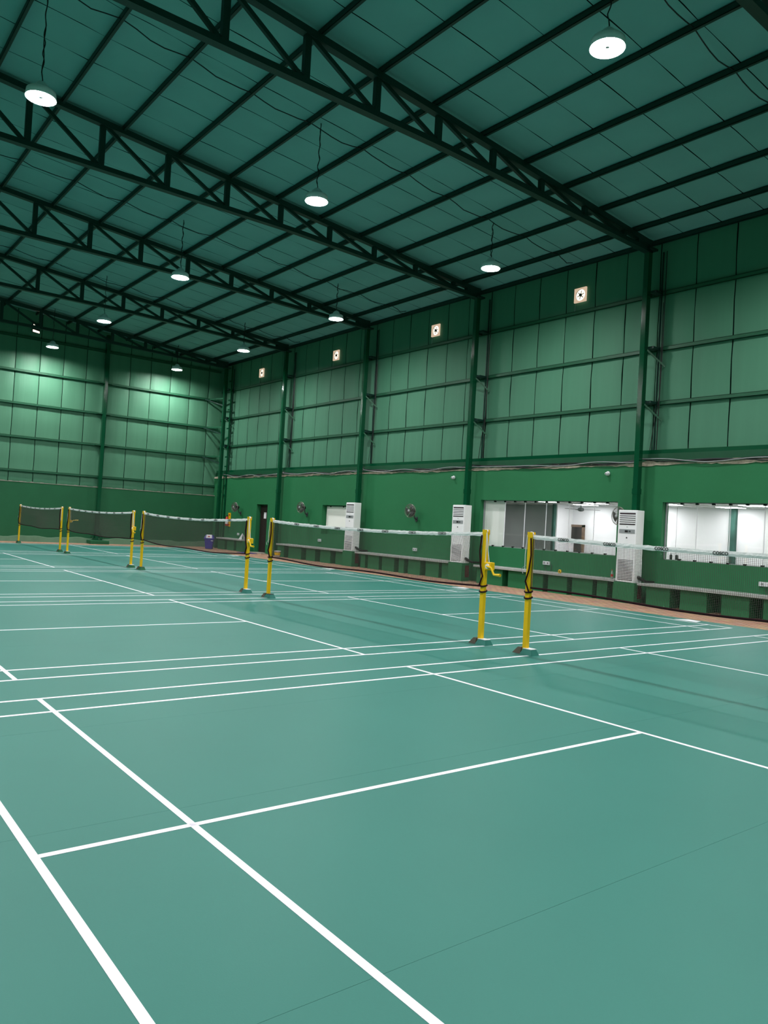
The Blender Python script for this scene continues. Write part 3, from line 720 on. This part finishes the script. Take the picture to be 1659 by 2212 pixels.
def net(x0, x1, label, letters, y=.12, seed=0, sag=.035, bot0=.80, bsag=.02):
    L = x1 - x0; rnd = random.Random(seed)
    t = thing('badminton_net', ((x0 + x1) / 2, y, 0), label, 'net', 'badminton nets'); h = L / 2
    zt = lambda u: 1.565 - sag * 4 * (u / L) * (1 - u / L) - .0
    zb = lambda u: bot0 - bsag * 4 * (u / L) * (1 - u / L) + .012 * math.sin(u * 2.1 + seed)
    by = lambda u, v: .025 * math.sin(u * 1.7 + seed) * v * (1 - .3 * v) + .02 * math.sin(math.pi * v) * math.sin(u * .9)
    def P(u, v):     # v 0 top, 1 bottom
        a = zt(u) - .05; return (u - h, by(u, v), a + (zb(u) - a) * v)
    nm = MB(); r = .0012
    def strand(pts):
        base = len(nm.v)
        for k, p in enumerate(pts):
            hz = abs(pts[-1][0] - pts[0][0]) > .3
            for (a, b2) in ((-r, -r), (r, -r), (r, r), (-r, r)):
                nm.v.append((p[0], p[1] + a, p[2] + b2) if hz else (p[0] + a, p[1] + b2, p[2]))
        for k in range(len(pts) - 1):
            for j in range(4): q = base + 4 * k; nm.f.append((q + j, q + (j+1) % 4, q + 4 + (j+1) % 4, q + 4 + j))
    nv = int(L / .021)
    for k in range(nv + 1):
        u = .012 + (L - .024) * k / nv; strand([P(u, v / 3) for v in range(4)])
    nh = 36
    for k in range(1, nh): strand([P(.012 + (L - .024) * q / 32, k / nh) for q in range(33)])
    o = nm.build('mesh_panel', 'net_black', t); o['kind'] = 'stuff'
    # headband: folded white tape, slightly rumpled
    tp = MB(); n = 90
    for k in range(n + 1):
        u = L * k / n; z = zt(u); w1_, w2_ = rnd.uniform(-.004, .004), rnd.uniform(-.004, .004)
        tp.v += [(u - h, -.010 + w1_, z - .054 + w2_), (u - h, -.013 + w2_ * .5, z - .026), (u - h, -.006 + w1_ * .4, z + w1_), (u - h, .006, z + w1_), (u - h, .012, z - .026), (u - h, .009, z - .054 + w2_)]
    for k in range(n):
        for j in range(6): q = 6 * k; tp.f.append((q + j, q + (j+1) % 6, q + 6 + (j+1) % 6, q + 6 + j))
    tb = tp.build('headband', 'tape_white', t)
    for x in letters:
        u = x - x0
        if .25 < u < L - .2:
            sl = math.atan2(zt(u + .1) - zt(u - .1), .2)
            place('lettering', TXT, tb, (x - (x0 + x1) / 2, -.0185, zt(u) - .027), (math.pi / 2, -sl, 0))
    MB().tube([(k / 60 * L - h, by(k / 60 * L, 1.0), zb(k / 60 * L)) for k in range(61)], .014, 6).build('bottom_cord', 'maroon', t)
    for u in (.008, L - .008): MB().tube([P(u, v / 4) for v in range(5)], .006, 5).build('edge_cord', 'net_black', t)
    return t
PX = [(-.10, 6.10), (-6.93, -.93), (-13.97, -7.9), (-20.95, -14.75), (-27.95, -21.85)]
NL = ('black badminton net with a white lettered headband before the large glass windows', 'black badminton net crossing before the two far coolers, between winch posts',
      'black badminton net stretched before the blue bin and dark door', 'black badminton net before the end wall column with footing', 'black badminton net furthest along the row beside the end wall')
for k, (a, b2) in enumerate(PX):
    net(a + .035, b2 - .035, NL[k], [(.44 if k < 1 else b2 - .21) + (1 if k < 1 else -1) * .69 * q for q in range(10)], seed=k, bot0=(.87, .80, .80, .80, .80)[k], sag=(.055, .06, .075, .06, .06)[k], bsag=(.03, .02, .06, .05, .06)[k])
PLAB = (('yellow net post without a winch before the long glass window', 'yellow net post at the entrance end of the lettered net'),
        ('yellow net post without a winch standing before the paint bucket', 'yellow net post with a crank winch beside the glass window'),
        ('yellow net post at the far end of the net before the bin', 'yellow net post with a crank winch before the dark door'),
        ('yellow net post with a small crank before the footed end wall column', 'yellow net post with a crank winch before the end wall'),
        ('yellow net post last in the row, close to the end wall', 'yellow net post of the last net, without a winch'))
for k, (a, b2) in enumerate(PX):
    post(a, PLAB[k][0], 1 if k == 3 else 0, side=1, behind=True); post(b2, PLAB[k][1], 1 if k in (1, 2, 3) else 0, side=-1)

# ------------------------------------------------------------------ high-bay lamps and their wiring
def make_lamp():
    t = thing('high_bay_lamp', (0, 0, 0), 'round glowing LED high-bay lamp hanging by a wavy cord from the roof', 'lamp', 'high-bay lamps hanging from the roof')
    MB().lathe([(.222, .03), (.240, -.078), (.246, -.078), (.232, .04), (.21, .06), (.13, .09), (.10, .15), (.06, .19), (.0, .19)], 32).build('housing', 'white', t, smooth=True)
    MB().lathe([(.218, .012), (.212, -.012), (.19, -.034), (.15, -.048), (.08, -.057), (.0, -.059)], 32, cap=False).build('lens', 'lamp_lens', t, smooth=True)
    MB().lathe([(.03, -.066), (.03, -.055)], 16).build('centre_cap', 'grey', t)
    MB().tube([(.02 * math.cos(a), 0, .21 + .02 * math.sin(a)) for a in [2 * math.pi * k / 12 for k in range(13)]], .005, 5, cap=False).build('hook', 'grey', t)
    return t
def cord(t, dz, seed):
    rnd = random.Random(seed); n = 34
    pts = [(.02 * math.sin(k * .95 + seed) * (1 if 2 < k < n - 2 else .3) + rnd.uniform(-.003, .003), .012 * math.cos(k * .8), .2 + (dz - .2) * k / n) for k in range(n + 1)]
    MB().tube(pts, .009, 5).build('cord', 'black', t)
l0 = make_lamp()
LP = [(.05, .98), (-7.2, .88), (-7.45, 6.38), (-7.05, -4.66), (-14.5, .95), (-14.7, 6.5), (-21.6, 1.08), (-21.75, 6.75), (-28.0, .98), (-28.15, 6.6),
      (-.05, 6.5), (.05, -4.66), (-14.4, -4.66), (-21.5, -4.66), (-28.0, -4.66), (7.2, .9), (7.2, 6.4), (7.2, -4.66), (7.2, -9.8), (.05, -9.8), (-7.1, -9.8), (-14.4, -9.8)]
LZ = 8.42
LLAB = ('the winch post by the long glass window', 'the winch post before the dark door', 'the court lines before the long glass window', 'the near court lines facing the door winch post',
        'the winch post before the end wall', 'the court lines before the far coolers', 'the post with the small crank', 'the court lines before the bucket', 'the last net post by the end wall', 'the corner column by the bin', 'the court lines before the last glass window')
for k, (x, y) in enumerate(LP):
    o = l0 if k == 0 else copy_tree(l0)
    o.location = (x, y, LZ)
    cord(o, zroof(y) - LZ + .05, k)
    if k >= 11: o['label'] = 'round LED high-bay lamp hanging by a cord over the unseen courts'
    else: o['label'] = 'glowing LED high-bay lamp hanging above ' + LLAB[k]
for ci, gx in enumerate((-.05, -7.2, -14.55, -21.65)):
    t = thing('ceiling_cable', (gx, 0, 0), 'dark power cable looped under the purlins over ' + ('the winch post by the long glass window', 'the winch post before the dark door', 'the winch post before the end wall', 'the post with the small crank')[ci], 'cable', 'cables strung under the roof')
    pts = []
    rnd = random.Random(int(gx * 10)); yy2 = [9.3] + PURL
    for a, b2 in zip(yy2[:-1], yy2[1:]):
        for q in range(5):
            y = a + (b2 - a) * q / 5; pts.append((.06 * math.sin(y * 1.1 + gx), y, zchord(y) + .01 - .10 * math.sin(math.pi * q / 5) * rnd.uniform(.5, 1.1)))
    MB().tube(pts, .011, 5).build('cable_run', 'black', t)
    MB().tube([(.05 * math.cos(a), .61 + .03 * math.sin(a), zchord(.61) - .02 + .05 * math.sin(a)) for a in [2 * math.pi * k / 14 for k in range(15)]], .009, 5, cap=False).build('cable_coil', 'black', t)

BAY = ('above the dark door', 'above the whited-out window', 'above the fan between the far coolers', 'above the long glass window', 'above the last glass window', 'past the last glass window')
BAY2 = ('beside the column by the dark door', 'beside the column at the whited-out window', 'by the column ending the long glass window', 'by the column between the glass windows', 'by the column past the last glass window', 'beside the entrance end column')
# cable bundle on the masonry ledge, one per bay, and droppers beside the columns
for k, (a, b2) in enumerate(zip(COLX[:-1], COLX[1:])):
    t = thing('cable_bundle', ((a + b2) / 2, Y_W - .03, Z_M), 'bundle of dark cables laid on the plaster ledge ' + BAY[k], 'cable', 'cable bundles along the ledge'); h = (b2 - a) / 2
    for q in range(4):
        rnd = random.Random(k * 7 + q); ph = rnd.uniform(0, 6)
        pts = [(-h + 2 * h * i / 40, -.012 * q, .045 + .028 * math.sin(i * .33 + ph) + .02 * math.sin(i * .11 * (q + 1)) + (.08 * (abs(i - 20) / 20) ** 6)) for i in range(41)]
        MB().tube(pts, .012, 5).build('cable', ('black', 'dark_grey', 'black', 'grey')[q], t)
    t2 = thing('wall_conduit', (b2 + .33, Y_C - .11, 0), 'pair of thin dark cables down the cladding ' + BAY2[k], 'cable', 'droppers beside the columns')
    MB().tube([(0, 0, 8.9), (.0, 0, 6.5), (-.02, 0, 5.2), (-.04, 0, 3.86)], .012, 5).build('cable', 'black', t2)
    MB().tube([(-.04, 0, 7.6), (-.03, 0, 5.2), (-.14, -.02, 4.4), (-.2, -.03, 3.86)], .009, 5).build('cable', 'black', t2)
# torn bright vent high on the end wall
t = thing('wall_vent', (X_END + .1, .62, 9.25), 'small broken white vent high on the dark end wall', 'vent')
MB().box(-.02, .0, -.16, .16, -.12, .30).build('back_plate', 'black', t)
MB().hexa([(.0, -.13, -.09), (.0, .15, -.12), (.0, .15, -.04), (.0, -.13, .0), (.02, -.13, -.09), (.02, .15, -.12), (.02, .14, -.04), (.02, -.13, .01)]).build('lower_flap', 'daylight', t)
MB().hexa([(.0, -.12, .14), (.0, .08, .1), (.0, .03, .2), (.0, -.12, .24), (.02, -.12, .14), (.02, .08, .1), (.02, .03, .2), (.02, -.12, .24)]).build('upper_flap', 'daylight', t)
